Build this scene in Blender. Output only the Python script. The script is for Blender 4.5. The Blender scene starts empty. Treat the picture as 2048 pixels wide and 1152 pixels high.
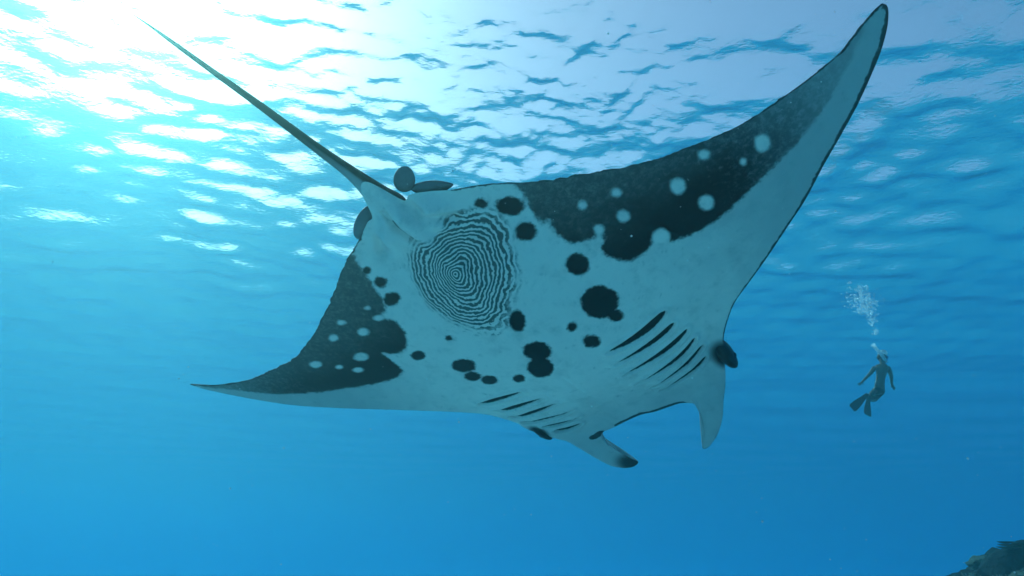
import bpy, bmesh, math, random
import numpy as np
from mathutils import Matrix, Vector, noise as mnoise

random.seed(7)
rng = np.random.default_rng(11)
scene = bpy.context.scene
col = scene.collection
R = math.radians

# ------------------------------------------------------------------ camera
CAM_Z = -8.5                      # the water surface is z = 0
PITCH = R(20.0)
FOCAL_PX = 1400.0 / 2048.0        # focal length as a share of the frame width
cam_data = bpy.data.cameras.new('camera')
cam_data.sensor_width = 36.0
cam_data.lens = 36.0 * FOCAL_PX
cam_data.clip_start = 0.05
cam_data.clip_end = 2000.0
cam = bpy.data.objects.new('camera', cam_data)
cam.location = (0, 0, CAM_Z)
cam.rotation_euler = (R(90) + PITCH, 0, 0)
col.objects.link(cam)
scene.camera = cam
CAM_M = Matrix.Translation((0, 0, CAM_Z)) @ Matrix.Rotation(R(90) + PITCH, 4, 'X')

# ------------------------------------------------------------------ daylight
SUN_EL = R(38.0)
SUN_AZ = R(-35.0)                 # measured from +Y (view direction) towards +X
sun_dir = Vector((math.cos(SUN_EL) * math.sin(SUN_AZ), math.cos(SUN_EL) * math.cos(SUN_AZ), math.sin(SUN_EL)))
world = bpy.data.worlds.new('World')
scene.world = world
world.use_nodes = True
wn = world.node_tree
wn.nodes.clear()
sky = wn.nodes.new('ShaderNodeTexSky')
sky.sky_type = 'NISHITA'
sky.sun_disc = False
sky.sun_elevation = SUN_EL
sky.sun_rotation = SUN_AZ
sky.air_density = 1.0
sky.dust_density = 1.5
bg = wn.nodes.new('ShaderNodeBackground')
bg.inputs['Strength'].default_value = 0.15
wo = wn.nodes.new('ShaderNodeOutputWorld')
wn.links.new(sky.outputs[0], bg.inputs[0])
wn.links.new(bg.outputs[0], wo.inputs[0])
sl = bpy.data.lights.new('sun', 'SUN')
sl.energy = 3.1
sl.angle = R(0.6)
sl.color = (1.0, 0.95, 0.88)
sun = bpy.data.objects.new('sun', sl)
sun.rotation_euler = (-sun_dir).to_track_quat('-Z', 'Y').to_euler()
sun.location = (-4, 4, 10)
col.objects.link(sun)

scene.view_settings.view_transform = 'Standard'
scene.view_settings.look = 'None'
scene.view_settings.exposure = 0.22
scene.view_settings.gamma = 1.0
scene.view_settings.use_curve_mapping = False
cy = scene.cycles
cy.max_bounces = 8
cy.diffuse_bounces = 3
cy.glossy_bounces = 3
cy.volume_bounces = 2
cy.transparent_max_bounces = 12
cy.sample_clamp_indirect = 6.0
cy.use_denoising = True
cy.use_adaptive_sampling = True
cy.adaptive_threshold = 0.03

# ------------------------------------------------------------------ helpers
def tag(o, label=None, cat=None, group=None, kind=None):
    if label: o['label'] = label
    if cat: o['category'] = cat
    if group: o['group'] = group
    if kind: o['kind'] = kind
    return o

def empty(name, loc=(0, 0, 0)):
    o = bpy.data.objects.new(name, None)
    o.location = loc
    o.empty_display_size = 0.2
    col.objects.link(o)
    return o

def mesh_obj(name, verts, faces, mat=None, parent=None, smooth=True):
    me = bpy.data.meshes.new(name)
    if isinstance(verts, np.ndarray) and isinstance(faces, np.ndarray):
        nv, nf, k = len(verts), len(faces), faces.shape[1]
        me.vertices.add(nv)
        me.vertices.foreach_set('co', np.ascontiguousarray(verts, dtype=np.float32).ravel())
        me.loops.add(nf * k)
        me.loops.foreach_set('vertex_index', np.ascontiguousarray(faces, dtype=np.int32).ravel())
        me.polygons.add(nf)
        me.polygons.foreach_set('loop_start', np.arange(0, nf * k, k, dtype=np.int32))
        me.update(calc_edges=True)
        me.validate()
    else:
        me.from_pydata([tuple(v) for v in verts], [], [tuple(f) for f in faces])
    if smooth:
        me.polygons.foreach_set('use_smooth', np.ones(len(me.polygons), dtype=bool))
    if mat: me.materials.append(mat)
    o = bpy.data.objects.new(name, me)
    col.objects.link(o)
    if parent: o.parent = parent
    return o

def bm_obj(name, bm, mat=None, parent=None, smooth=True):
    me = bpy.data.meshes.new(name)
    bm.to_mesh(me)
    bm.free()
    if smooth:
        me.polygons.foreach_set('use_smooth', np.ones(len(me.polygons), dtype=bool))
    if mat: me.materials.append(mat)
    o = bpy.data.objects.new(name, me)
    col.objects.link(o)
    if parent: o.parent = parent
    return o

def attr(o, name, values):
    a = o.data.attributes.new(name, 'FLOAT', 'POINT')
    a.data.foreach_set('value', np.ascontiguousarray(values, dtype=np.float32).ravel())

class NT:
    """small helper to write node trees"""
    def __init__(self, name):
        self.m = bpy.data.materials.new(name)
        self.m.use_nodes = True
        self.t = self.m.node_tree
        self.t.nodes.clear()
        self.out = self.n('ShaderNodeOutputMaterial')
    def n(self, kind, **kw):
        x = self.t.nodes.new(kind)
        for k, v in kw.items(): setattr(x, k, v)
        return x
    def put(self, sock, v):
        if hasattr(v, 'is_output'): self.t.links.new(v, sock)
        elif isinstance(v, (tuple, list)) and len(v) == 3 and sock.type == 'RGBA': sock.default_value = (*v, 1)
        else: sock.default_value = v
    def math(self, op, a, b=None, c=None):
        x = self.n('ShaderNodeMath', operation=op)
        for i, v in enumerate((a, b, c)):
            if v is not None: self.put(x.inputs[i], v)
        return x.outputs[0]
    def mix(self, f, a, b):
        x = self.n('ShaderNodeMix', data_type='RGBA')
        self.put(x.inputs[0], f); self.put(x.inputs[6], a); self.put(x.inputs[7], b)
        return x.outputs[2]
    def step(self, v, lo, hi, a=0.0, b=1.0):
        x = self.n('ShaderNodeMapRange', interpolation_type='SMOOTHSTEP')
        for i, q in enumerate((v, lo, hi, a, b)): self.put(x.inputs[i], q)
        return x.outputs[0]
    def noise(self, scale, detail=4, rough=.55, vec=None, dist=0.0):
        x = self.n('ShaderNodeTexNoise')
        x.inputs['Scale'].default_value = scale
        x.inputs['Detail'].default_value = detail
        x.inputs['Roughness'].default_value = rough
        x.inputs['Distortion'].default_value = dist
        if vec is not None: self.t.links.new(vec, x.inputs['Vector'])
        return x.outputs[0]
    def obco(self):
        return self.n('ShaderNodeTexCoord').outputs['Object']
    def attr(self, name):
        return self.n('ShaderNodeAttribute', attribute_name=name).outputs['Fac']
    def bump(self, h, strength=.3, dist=.01):
        x = self.n('ShaderNodeBump')
        x.inputs['Strength'].default_value = strength
        x.inputs['Distance'].default_value = dist
        self.t.links.new(h, x.inputs['Height'])
        return x.outputs[0]
    def principled(self, color, rough=.5, spec=.5, normal=None, **kw):
        p = self.n('ShaderNodeBsdfPrincipled')
        self.put(p.inputs['Base Color'], color)
        self.put(p.inputs['Roughness'], rough)
        p.inputs['Specular IOR Level'].default_value = spec
        for k, v in kw.items(): self.put(p.inputs[k], v)
        if normal is not None: self.t.links.new(normal, p.inputs['Normal'])
        self.t.links.new(p.outputs[0], self.out.inputs['Surface'])
        return p

def plain(name, color, rough=.5, spec=.4, var=.25, scale=8.0):
    t = NT(name)
    n = t.noise(scale, 4, .6, t.obco())
    dark = tuple(c * (1 - var) for c in color)
    lite = tuple(min(1, c * (1 + var)) for c in color)
    t.principled(t.mix(n, dark, lite), rough, spec)
    return t.m

# ------------------------------------------------------------------ water
WATER_IOR = 1.165
def water_material():
    t = NT('water_surface')
    co = t.obco()
    mp = t.n('ShaderNodeMapping')
    t.t.links.new(co, mp.inputs[0])
    mp.inputs['Rotation'].default_value = (0, 0, R(28))
    mp.inputs['Scale'].default_value = (1.0, 1.35, 1.0)
    n1 = t.noise(6.5, 3, .5, mp.outputs[0], .3)
    b = t.bump(n1, 1.0, .013)
    fr = t.n('ShaderNodeFresnel')
    fr.inputs['IOR'].default_value = WATER_IOR
    t.t.links.new(b, fr.inputs['Normal'])
    tr = t.n('ShaderNodeBsdfTransparent')
    gl = t.n('ShaderNodeBsdfGlossy')
    gl.distribution = 'MULTI_GGX'
    gl.inputs['Roughness'].default_value = .14
    t.t.links.new(b, gl.inputs['Normal'])
    mx = t.n('ShaderNodeMixShader')
    t.t.links.new(fr.outputs[0], mx.inputs[0])
    t.t.links.new(tr.outputs[0], mx.inputs[1])
    t.t.links.new(gl.outputs[0], mx.inputs[2])
    t.t.links.new(mx.outputs[0], t.out.inputs['Surface'])
    return t.m

def build_water():
    n = 620
    q = np.linspace(-1, 1, n)
    ax = np.sinh(q * 6.0) / np.sinh(6.0) * 600.0
    sp = np.gradient(ax)
    X, Y = np.meshgrid(ax, ax + 11.0)
    SPC = np.maximum(*np.meshgrid(sp, sp))
    Z = np.zeros_like(X)
    r = np.random.default_rng(5)
    for i in range(70):
        lam = .20 * (2.8 / .20) ** (r.random() ** 1.2)
        th = R(75) + r.normal(0, 1.0)
        k = 2 * math.pi / lam
        slope = .030 * (lam / 3.0) ** -.05
        A = slope / k
        ph = r.random() * 6.283
        w = np.clip((lam / SPC - 2.5) / 3.0, 0, 1)
        u = k * (X * math.cos(th) + Y * math.sin(th)) + ph + .5 * np.sin(X * .31 + i) + .5 * np.sin(Y * .23 + i * 1.7)
        Z += w * A * (np.sin(u) + .28 * np.sin(2 * u + .8))
    for lam, th, sl_, ph in ((7.5, R(100), .03, .4), (11.0, R(55), .022, 2.1), (5.2, R(140), .03, 4.0)):
        k = 2 * math.pi / lam
        Z += np.clip((lam / SPC - 2.5) / 3.0, 0, 1) * sl_ / k * np.sin(k * (X * math.cos(th) + Y * math.sin(th)) + ph + .8 * np.sin(X * .13) + .8 * np.sin(Y * .11 + 1))
    V = np.stack([X, Y, Z], -1).reshape(-1, 3)
    idx = np.arange(n * n).reshape(n, n)
    F = np.stack([idx[:-1, :-1], idx[:-1, 1:], idx[1:, 1:], idx[1:, :-1]], -1).reshape(-1, 4)
    o = mesh_obj('water', V, F, water_material())
    return tag(o, kind='structure')
build_water()

def build_haze():
    t = NT('sea_water_volume')
    # sea water scatters mostly straight on, with a weaker broad lobe: two volumes added together
    vols = []
    for colr, dens, g, ab in (((.080, .142, .124), .068, .875, (.28, .835, .960)), ((.000, .050, .064), .055, .15, (.28, .835, .960))):
        v = t.n('ShaderNodeVolumePrincipled')
        v.inputs['Color'].default_value = (*colr, 1)
        v.inputs['Density'].default_value = dens
        v.inputs['Anisotropy'].default_value = g
        v.inputs['Absorption Color'].default_value = (*ab, 1)
        vols.append(v)
    ad = t.n('ShaderNodeAddShader')
    t.t.links.new(vols[0].outputs[0], ad.inputs[0])
    t.t.links.new(vols[1].outputs[0], ad.inputs[1])
    t.t.links.new(ad.outputs[0], t.out.inputs['Volume'])
    bm = bmesh.new()
    bmesh.ops.create_cube(bm, size=1.0)
    zt, zb = -.80, -20.0
    for p in bm.verts:
        p.co.x *= 1160; p.co.y = p.co.y * 1160 + 11; p.co.z = zt if p.co.z > 0 else zb
    return tag(bm_obj('haze', bm, t.m, smooth=False), kind='stuff')
build_haze()

# ------------------------------------------------------------------ manta ray
# body frame: x to its right, y forward, z towards the belly (flipped to z up when built)
STATIONS = [[-2.7163,-0.5361,-2.72  ,-0.5339,-2.7202,-0.5337, 0.    , 0.    ],
    [-2.6254,-0.4902,-2.6556,-0.4389,-2.6579,-0.435 , 0.    , 0.    ],
    [-2.522 ,-0.4427,-2.5709,-0.3537,-2.5747,-0.3469, 0.    , 0.    ],
    [-2.2979,-0.3917,-2.4013,-0.199 ,-2.4094,-0.1839, 0.    , 0.    ],
    [-2.0874,-0.375 ,-2.1715,-0.0165,-2.1783, 0.012 , 0.    , 0.    ],
    [-1.8045,-0.3878,-1.8608, 0.1619,-1.8654, 0.2065, 0.    , 0.    ],
    [-1.5973,-0.41  ,-1.558 , 0.329 ,-1.5548, 0.3898, 0.    , 0.    ],
    [-1.3463,-0.4941,-1.2673, 0.4941,-1.2606, 0.5778, 0.    , 0.    ],
    [-1.1682,-0.571 ,-1.0652, 0.6197,-1.0563, 0.7232, 0.    , 0.    ],
    [-1.0481,-0.6264,-0.955 , 0.7044,-0.9467, 0.8226, 0.    , 0.    ],
    [-0.9225,-0.6929,-0.8808, 0.8016,-0.877 , 0.9383, 0.    , 0.    ],
    [-0.8038,-0.7557,-0.83  , 0.8923,-0.8325, 1.0476, 0.    , 0.    ],
    [-0.6967,-0.8139,-0.8076, 0.9883,-0.8184, 1.1638, 0.    , 0.    ],
    [-0.5834,-0.8684,-0.7081, 1.2439,-0.7257, 1.3591, 0.    , 0.    ],
    [-0.529 ,-0.8887,-0.6719, 1.3013,-0.6752, 1.444 , 0.    , 0.    ],
    [-0.521 ,-0.8924,-0.6504, 1.3157,-0.6503, 1.5966, 0.    , 0.4   ],
    [-0.5111,-0.8965,-0.6242, 1.3257,-0.6034, 1.7363, 0.0309, 0.7542],
    [-0.5011,-0.9005,-0.5982, 1.3358,-0.5473, 1.8428, 0.0588, 0.9222],
    [-0.4912,-0.9046,-0.5722, 1.3459,-0.4701, 1.887 , 0.0809, 0.9846],
    [-0.4814,-0.9086,-0.5464, 1.3561,-0.3962, 1.8923, 0.0951, 0.999 ],
    [-0.4716,-0.9125,-0.5206, 1.3663,-0.3247, 1.8553, 0.1   , 1.    ],
    [-0.4618,-0.9165,-0.495 , 1.3766,-0.3327, 1.8061, 0.0951, 0.999 ],
    [-0.4521,-0.9205,-0.4695, 1.3869,-0.3869, 1.7483, 0.0809, 0.9846],
    [-0.4424,-0.9244,-0.4441, 1.3973,-0.4157, 1.6504, 0.0588, 0.9222],
    [-0.4328,-0.9283,-0.4187, 1.4077,-0.4151, 1.5603, 0.0309, 0.7542],
    [-0.4232,-0.9322,-0.3935, 1.4182,-0.389 , 1.4793, 0.    , 0.4   ],
    [-0.3092,-0.986 ,-0.2986, 1.3216,-0.2979, 1.4706, 0.    , 0.    ],
    [-0.2573,-1.0034,-0.1746, 1.3041,-0.1692, 1.4525, 0.    , 0.    ],
    [-0.1825,-1.1542,-0.0591, 1.287 ,-0.051 , 1.4474, 0.    , 0.    ],
    [-0.1147,-1.1741, 0.0361, 1.3116, 0.0461, 1.476 , 0.    , 0.    ],
    [-0.06  ,-0.9961, 0.1378, 1.3359, 0.1504, 1.4858, 0.    , 0.    ],
    [-0.04  ,-0.9725, 0.2223, 1.352 , 0.2389, 1.5005, 0.    , 0.    ],
    [-0.0139,-0.9851, 0.3097, 1.4545, 0.3085, 1.5612, 0.    , 0.4   ],
    [ 0.0038,-0.9816, 0.3333, 1.452 , 0.3104, 1.6095, 0.0309, 0.7542],
    [ 0.0255,-0.9749, 0.3568, 1.4496, 0.2796, 1.724 , 0.0588, 0.9222],
    [ 0.043 ,-0.9675, 0.3801, 1.4473, 0.2221, 1.858 , 0.0809, 0.9846],
    [ 0.0664,-0.9553, 0.4033, 1.4451, 0.1586, 1.941 , 0.0951, 0.999 ],
    [ 0.0887,-0.942 , 0.4264, 1.4429, 0.159 , 1.9782, 0.1   , 1.    ],
    [ 0.1089,-0.9302, 0.4494, 1.4408, 0.2132, 1.9683, 0.0951, 0.999 ],
    [ 0.128 ,-0.9173, 0.4723, 1.4388, 0.3198, 1.8821, 0.0809, 0.9846],
    [ 0.1471,-0.9043, 0.495 , 1.4368, 0.4187, 1.7564, 0.0588, 0.9222],
    [ 0.1662,-0.8913, 0.5176, 1.4349, 0.4917, 1.634 , 0.0309, 0.7542],
    [ 0.1872,-0.8768, 0.5401, 1.4331, 0.5561, 1.5387, 0.    , 0.4   ],
    [ 0.2978,-0.8226, 0.5979, 1.345 , 0.6134, 1.4267, 0.    , 0.    ],
    [ 0.4064,-0.7553, 0.6643, 1.1653, 0.6812, 1.2705, 0.    , 0.    ],
    [ 0.5089,-0.6806, 0.713 , 0.9955, 0.7413, 1.131 , 0.    , 0.    ],
    [ 0.6017,-0.6184, 0.7757, 0.8959, 0.792 , 1.0377, 0.    , 0.    ],
    [ 0.7078,-0.5641, 0.851 , 0.811 , 0.8641, 0.9376, 0.    , 0.    ],
    [ 0.7745,-0.53  , 0.9478, 0.7149, 0.9633, 0.8271, 0.    , 0.    ],
    [ 0.8476,-0.4896, 1.0795, 0.6346, 1.0998, 0.7337, 0.    , 0.    ],
    [ 0.9286,-0.4429, 1.2273, 0.5474, 1.2528, 0.6326, 0.    , 0.    ],
    [ 1.0663,-0.3791, 1.4246, 0.4225, 1.4542, 0.4894, 0.    , 0.    ],
    [ 1.1875,-0.339 , 1.5621, 0.336 , 1.5925, 0.3913, 0.    , 0.    ],
    [ 1.3635,-0.2895, 1.7138, 0.2193, 1.7416, 0.26  , 0.    , 0.    ],
    [ 1.5523,-0.2564, 1.8618, 0.1153, 1.8859, 0.1446, 0.    , 0.    ],
    [ 1.7496,-0.2538, 1.9916, 0.0195, 2.0103, 0.0407, 0.    , 0.    ],
    [ 1.9062,-0.2597, 2.1022,-0.0788, 2.1172,-0.0649, 0.    , 0.    ],
    [ 2.03  ,-0.2748, 2.1791,-0.1552, 2.1905,-0.146 , 0.    , 0.    ],
    [ 2.1271,-0.3123, 2.2367,-0.232 , 2.245 ,-0.2259, 0.    , 0.    ],
    [ 2.2096,-0.3484, 2.2677,-0.289 , 2.2721,-0.2845, 0.    , 0.    ],
    [ 2.2605,-0.3582, 2.2804,-0.3247, 2.2819,-0.3221, 0.    , 0.    ],
    [ 2.2708,-0.3534, 2.28  ,-0.3413, 2.2807,-0.3404, 0.    , 0.    ]]
DARK_SPOTS = [[  0.256, -0.723, 18.765, 15.231,-15.944, 20.977,  0.6  ],
    [  0.366, -0.621,  8.982,  6.931, -9.874, 12.79 ,  0.55 ],
    [  0.347, -0.457, 13.132,  9.908,-10.995, 14.598,  0.9  ],
    [  0.449, -0.126, 12.439,  8.55 ,-10.152, 10.288,  1.   ],
    [  0.399,  0.177,  7.544,  4.947, -6.642,  5.985,  1.   ],
    [  0.412,  0.324, 17.748, 11.227,-16.086, 13.718,  0.9  ],
    [  0.19 ,  0.201, 25.596, 17.587,-19.348, 18.43 ,  0.9  ],
    [  0.202,  0.385, 16.277, 10.682,-14.338, 12.265,  1.   ],
    [ -0.028, -0.044, 14.654, 11.156, -6.914,  8.742,  0.75 ],
    [ -0.081,  0.227,  9.361,  6.807, -7.474,  8.902,  1.   ],
    [ -0.163,  0.371,  9.485,  6.815, -5.63 ,  7.314,  1.   ],
    [ -0.352,  0.403, 21.232, 16.014, -8.583, 17.256,  1.   ],
    [ -0.546,  0.348, 13.489, 10.943, -5.358, 15.719,  1.   ],
    [ -0.628,  0.275, 13.968, 11.812, -5.091, 16.38 ,  1.   ],
    [ -0.594,  0.146,  9.624,  8.302, -3.939, 12.264,  1.   ],
    [ -0.812, -0.047, 15.05 , 14.389, -6.629, 18.728,  1.   ],
    [ -0.481, -0.116, 22.525, 19.909,-10.467, 27.429,  0.6  ],
    [ -0.591, -0.512, 14.172, 13.734, -7.502, 17.397,  1.   ],
    [ -0.562, -0.634, 17.371, 17.255,-10.02 , 19.848,  0.9  ],
    [ -0.569, -0.741, 22.14 , 22.779,-13.206, 22.731,  0.65 ]]
LIGHT_SPOTS = [[  0.665, -0.391, 28.81 , 19.817,-20.762, 25.826,  1.   ],
    [  0.841, -0.339, 27.195, 17.468,-20.656, 25.226,  1.   ],
    [  0.797, -0.202, 21.282, 13.367,-15.968, 17.888,  1.   ],
    [  1.105, -0.161, 18.744, 10.345,-13.169, 14.87 ,  1.   ],
    [  1.173,  0.029, 18.599,  9.548,-12.716, 13.932,  1.   ],
    [  1.294, -0.233, 23.518, 12.377,-16.769, 19.732,  0.8  ],
    [  1.433, -0.064, 35.525, 16.809,-19.319, 21.857,  0.8  ],
    [  1.552, -0.093, 20.197,  9.148,-11.959, 13.552,  1.   ],
    [  0.655, -0.222, 23.955, 15.92 ,-19.06 , 21.227,  1.   ],
    [  0.882,  0.051, 16.6  ,  9.543,-12.577, 13.185,  1.   ],
    [ -0.786, -0.522, 28.349, 29.341,-18.584, 44.558,  1.   ],
    [ -1.043, -0.503, 19.532, 21.51 ,-16.23 , 31.953,  1.   ],
    [ -0.976, -0.374, 16.675, 17.603, -9.083, 21.787,  1.   ],
    [ -1.209, -0.421, 18.791, 21.161,-11.339, 22.133,  1.   ],
    [ -1.553, -0.28 , 12.75 , 15.083, -9.845, 19.163,  0.9  ],
    [ -1.194, -0.193, 12.183, 13.116, -8.609, 17.676,  1.   ],
    [ -1.424, -0.181, 21.871, 24.66 ,-15.584, 30.154,  1.   ],
    [ -1.33 , -0.093, 15.472, 16.749,-12.599, 25.035,  1.   ],
    [ -0.783, -0.43 , 17.449, 17.735,-11.71 , 31.355,  1.   ]]
LEFT_PATCH = [[-0.549,-0.889],
    [-0.58 ,-0.774],
    [-0.595,-0.708],
    [-0.626,-0.616],
    [-0.643,-0.536],
    [-0.686,-0.462],
    [-0.76 ,-0.431],
    [-0.707,-0.383],
    [-0.693,-0.332],
    [-0.727,-0.244],
    [-0.787,-0.169],
    [-0.882,-0.114],
    [-0.967,-0.125],
    [-1.019,-0.16 ],
    [-1.026,-0.089],
    [-1.027, 0.004],
    [-1.057, 0.063],
    [-1.17 , 0.1  ],
    [-1.327, 0.087],
    [-1.558, 0.04 ],
    [-1.888,-0.05 ],
    [-2.197,-0.177],
    [-2.42 ,-0.334],
    [-2.683,-0.515],
    [-2.38 ,-0.577],
    [-1.655,-0.586],
    [-1.103,-0.785],
    [-0.686,-0.914]]
RIGHT_PATCH = [[ 0.506,-0.719],
    [ 0.461,-0.608],
    [ 0.437,-0.52 ],
    [ 0.436,-0.453],
    [ 0.485,-0.431],
    [ 0.467,-0.37 ],
    [ 0.483,-0.292],
    [ 0.536,-0.228],
    [ 0.618,-0.205],
    [ 0.65 ,-0.215],
    [ 0.647,-0.17 ],
    [ 0.605,-0.121],
    [ 0.599,-0.052],
    [ 0.652, 0.046],
    [ 0.744, 0.083],
    [ 0.815, 0.062],
    [ 0.856, 0.013],
    [ 0.92 , 0.056],
    [ 0.908, 0.117],
    [ 0.951, 0.14 ],
    [ 1.06 , 0.171],
    [ 1.184, 0.168],
    [ 1.282, 0.15 ],
    [ 1.385, 0.118],
    [ 1.518, 0.078],
    [ 1.646, 0.039],
    [ 1.774,-0.01 ],
    [ 1.913,-0.095],
    [ 2.076,-0.225],
    [ 2.188,-0.336],
    [ 2.124,-0.392],
    [ 1.871,-0.373],
    [ 1.598,-0.337],
    [ 1.343,-0.368],
    [ 0.98 ,-0.479]]
GILLS = [[-0.8647, 0.6181,-0.6431, 0.5894,-0.4387, 0.5561, 0.0063],
    [-0.8377, 0.7675,-0.5864, 0.7255,-0.3771, 0.6927, 0.0054],
    [-0.8133, 0.9091,-0.5604, 0.8506,-0.3358, 0.8059, 0.0048],
    [-0.7851, 1.0206,-0.5278, 0.9957,-0.3263, 0.9736, 0.0042],
    [-0.6876, 1.1317,-0.5216, 1.1434,-0.368 , 1.1213, 0.0042],
    [-0.656 , 1.232 ,-0.5321, 1.2563,-0.4157, 1.2284, 0.0036],
    [ 0.6315, 0.5352, 0.4369, 0.5784, 0.2157, 0.5436, 0.0105],
    [ 0.624 , 0.6614, 0.4478, 0.7016, 0.1869, 0.6783, 0.0075],
    [ 0.6553, 0.7824, 0.4452, 0.8348, 0.1666, 0.8161, 0.0075],
    [ 0.6476, 0.902 , 0.4411, 0.9765, 0.1571, 0.9847, 0.0063],
    [ 0.6466, 1.0122, 0.4574, 1.0887, 0.1939, 1.1436, 0.0057],
    [ 0.6138, 1.1279, 0.4628, 1.1898, 0.2147, 1.2346, 0.0054]]
PRINT = [-0.105,-0.501, 6.971, 5.962,-4.292, 5.554]
CREASES = [[-0.173,-0.986,-0.178,-0.89 ,-0.16 ,-0.782],
    [-0.12 , 0.53 ,-0.124, 0.782,-0.15 , 1.135],
    [-0.049,-0.963,-0.013,-0.857, 0.082,-0.746],
    [-0.248,-0.998,-0.313,-0.919,-0.384,-0.785]]
TAIL = [[-0.16 ,-0.787,-0.075, 0.033],
    [-0.164,-0.936,-0.057, 0.08 ],
    [-0.183,-1.039,-0.074, 0.066],
    [-0.198,-1.158,-0.095, 0.044],
    [-0.215,-1.258,-0.11 , 0.033],
    [-0.246,-1.372,-0.135, 0.027],
    [-0.29 ,-1.51 ,-0.178, 0.023],
    [-0.358,-1.727,-0.246, 0.019],
    [-0.434,-1.961,-0.314, 0.015],
    [-0.498,-2.164,-0.372, 0.011],
    [-0.537,-2.288,-0.407, 0.006],
    [-0.565,-2.369,-0.427, 0.002]]
EYES = [[-0.771, 1.236,-0.045],
    [ 0.71 , 1.256,-0.053]]
PELVIC = [[-0.355,-0.967,-0.035, 0.12 ,-0.054,-0.015,-0.055],
    [ 0.005,-1.039,-0.05 , 0.052,-0.061, 0.048, 0.03 ],
    [ 0.088,-0.93 ,-0.04 , 0.099, 0.065, 0.032,-0.035]]
FIN_TIP_L = [-0.345, 1.855]
ROOT_L = [[-0.478, 1.465],
    [-0.387, 1.452]]
BASIS = [[ 0.79306, 0.60913, 0.00307],
    [ 0.43121,-0.55784,-0.70913],
    [ 0.43024,-0.56371, 0.70507]]
CENTRE = [ 0.077 ,-0.071 ,-4.1444]
BEND = [ 0.04244, 0.04487,-0.09836]

# numpy-only manta mesh shared between generator and scene (pasted into scene.py)
def catmull(P, i, f):
    n=len(P); P=np.asarray(P)
    p0=P[np.clip(i-1,0,n-1)];p1=P[np.clip(i,0,n-1)];p2=P[np.clip(i+1,0,n-1)];p3=P[np.clip(i+2,0,n-1)]
    f=f[:,None]
    return .5*((2*p1)+(-p0+p2)*f+(2*p0-5*p1+4*p2-p3)*f**2+(-p0+3*p1-3*p2+p3)*f**3)
def wing_z(x, cl, cr):
    return np.where(x<0,-cl*x*x,-cr*x*x)
def manta_sheets(ST, CL, CR, X0, cols=820, rows=300):
    """ST: stations from left tip to right tip, each (Rx,Ry,Bx,By,Fx,Fy,Fdz,fin). returns belly, dorsal grids (rows,cols,3), s,t arrays"""
    ST=np.asarray(ST,float)
    seg=np.maximum(np.hypot(np.diff(ST[:,0]),np.diff(ST[:,1])),np.hypot(np.diff(ST[:,4]),np.diff(ST[:,5])))+.004
    cum=np.concatenate([[0],np.cumsum(seg)])/seg.sum()
    u=np.linspace(0,1,cols)
    k=np.clip(np.searchsorted(cum,u,side='right')-1,0,len(ST)-2)
    fr=(u-cum[k])/(cum[k+1]-cum[k])
    S=catmull(ST,k,fr)
    S[:,6:]=ST[k,6:]*(1-fr[:,None])+ST[k+1,6:]*fr[:,None]
    R=S[:,0:2];B=S[:,2:4];F=S[:,4:6];dz=S[:,6];fin=S[:,7]
    tb=.90
    t=np.concatenate([.5*(1-np.cos(np.pi*np.linspace(0,1,rows-60)))*.92+.08*np.linspace(0,1,rows-60),[]])*tb
    t=np.concatenate([t,tb+(1-tb)*np.sin(np.linspace(0,np.pi/2,61)[1:])])
    T=t[:,None]
    a=np.clip(T/tb,0,1);b=np.clip((T-tb)/(1-tb),0,1)
    xy=np.where((T<=tb)[...,None],R[None]*(1-a[...,None])+B[None]*a[...,None],B[None]*(1-b[...,None])+F[None]*b[...,None])
    x=xy[...,0];y=xy[...,1]
    xr=x-X0
    z=wing_z(x,CL,CR)+dz[None]*b**1.5
    # thickness
    g=np.exp(-(xr/.70)**2)
    front=np.sqrt(np.clip(1-b**2,0,1))
    span=np.clip(1-np.abs(xr)/2.6,0.02,1)
    rear=np.clip(a/.30,0,1); rear=rear*rear*(3-2*rear)
    hump=np.exp(-((y-.25)/1.05)**2)
    hb=(.185*g*hump*rear + .020*span*np.clip(a/.5,0,1)**.6)*1.0
    hd=(.30*g*hump*rear + .030*span*np.clip(a/.5,0,1)**.6+.006)
    # fade near front edge
    ff=np.clip((1-a)/.22,0,1); ff=ff*ff*(3-2*ff)
    hb=hb*(.30+.70*ff); hd=hd*(.35+.65*ff)
    finw=fin[None]*b
    hb=hb*(1-finw)+.028*finw; hd=hd*(1-finw)+.035*finw
    edge=front
    r0=np.clip(T/.02,0,1)**.5
    hb=hb*edge*r0; hd=hd*edge*r0+.002
    belly=np.stack([x,y,z+hb],-1);dors=np.stack([x,y,z-hd],-1)
    return belly,dors,S,t


def seg_dist(P, A, B):
    d = B - A
    t = np.clip(((P - A) @ d) / (d @ d), 0, 1)
    return np.hypot(*(P - A - t[:, None] * d).T), t

def poly_sd(P, Q):
    """signed distance to a polygon, negative inside"""
    best = np.full(len(P), 1e9)
    ins = np.zeros(len(P), bool)
    for i in range(len(Q)):
        a, b = Q[i], Q[(i + 1) % len(Q)]
        best = np.minimum(best, seg_dist(P, a, b)[0])
        c = (a[1] > P[:, 1]) != (b[1] > P[:, 1])
        with np.errstate(divide='ignore', invalid='ignore'):
            xc = (b[0] - a[0]) * (P[:, 1] - a[1]) / (b[1] - a[1]) + a[0]
        ins ^= c & (P[:, 0] < xc)
    return np.where(ins, -best, best)

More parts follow.
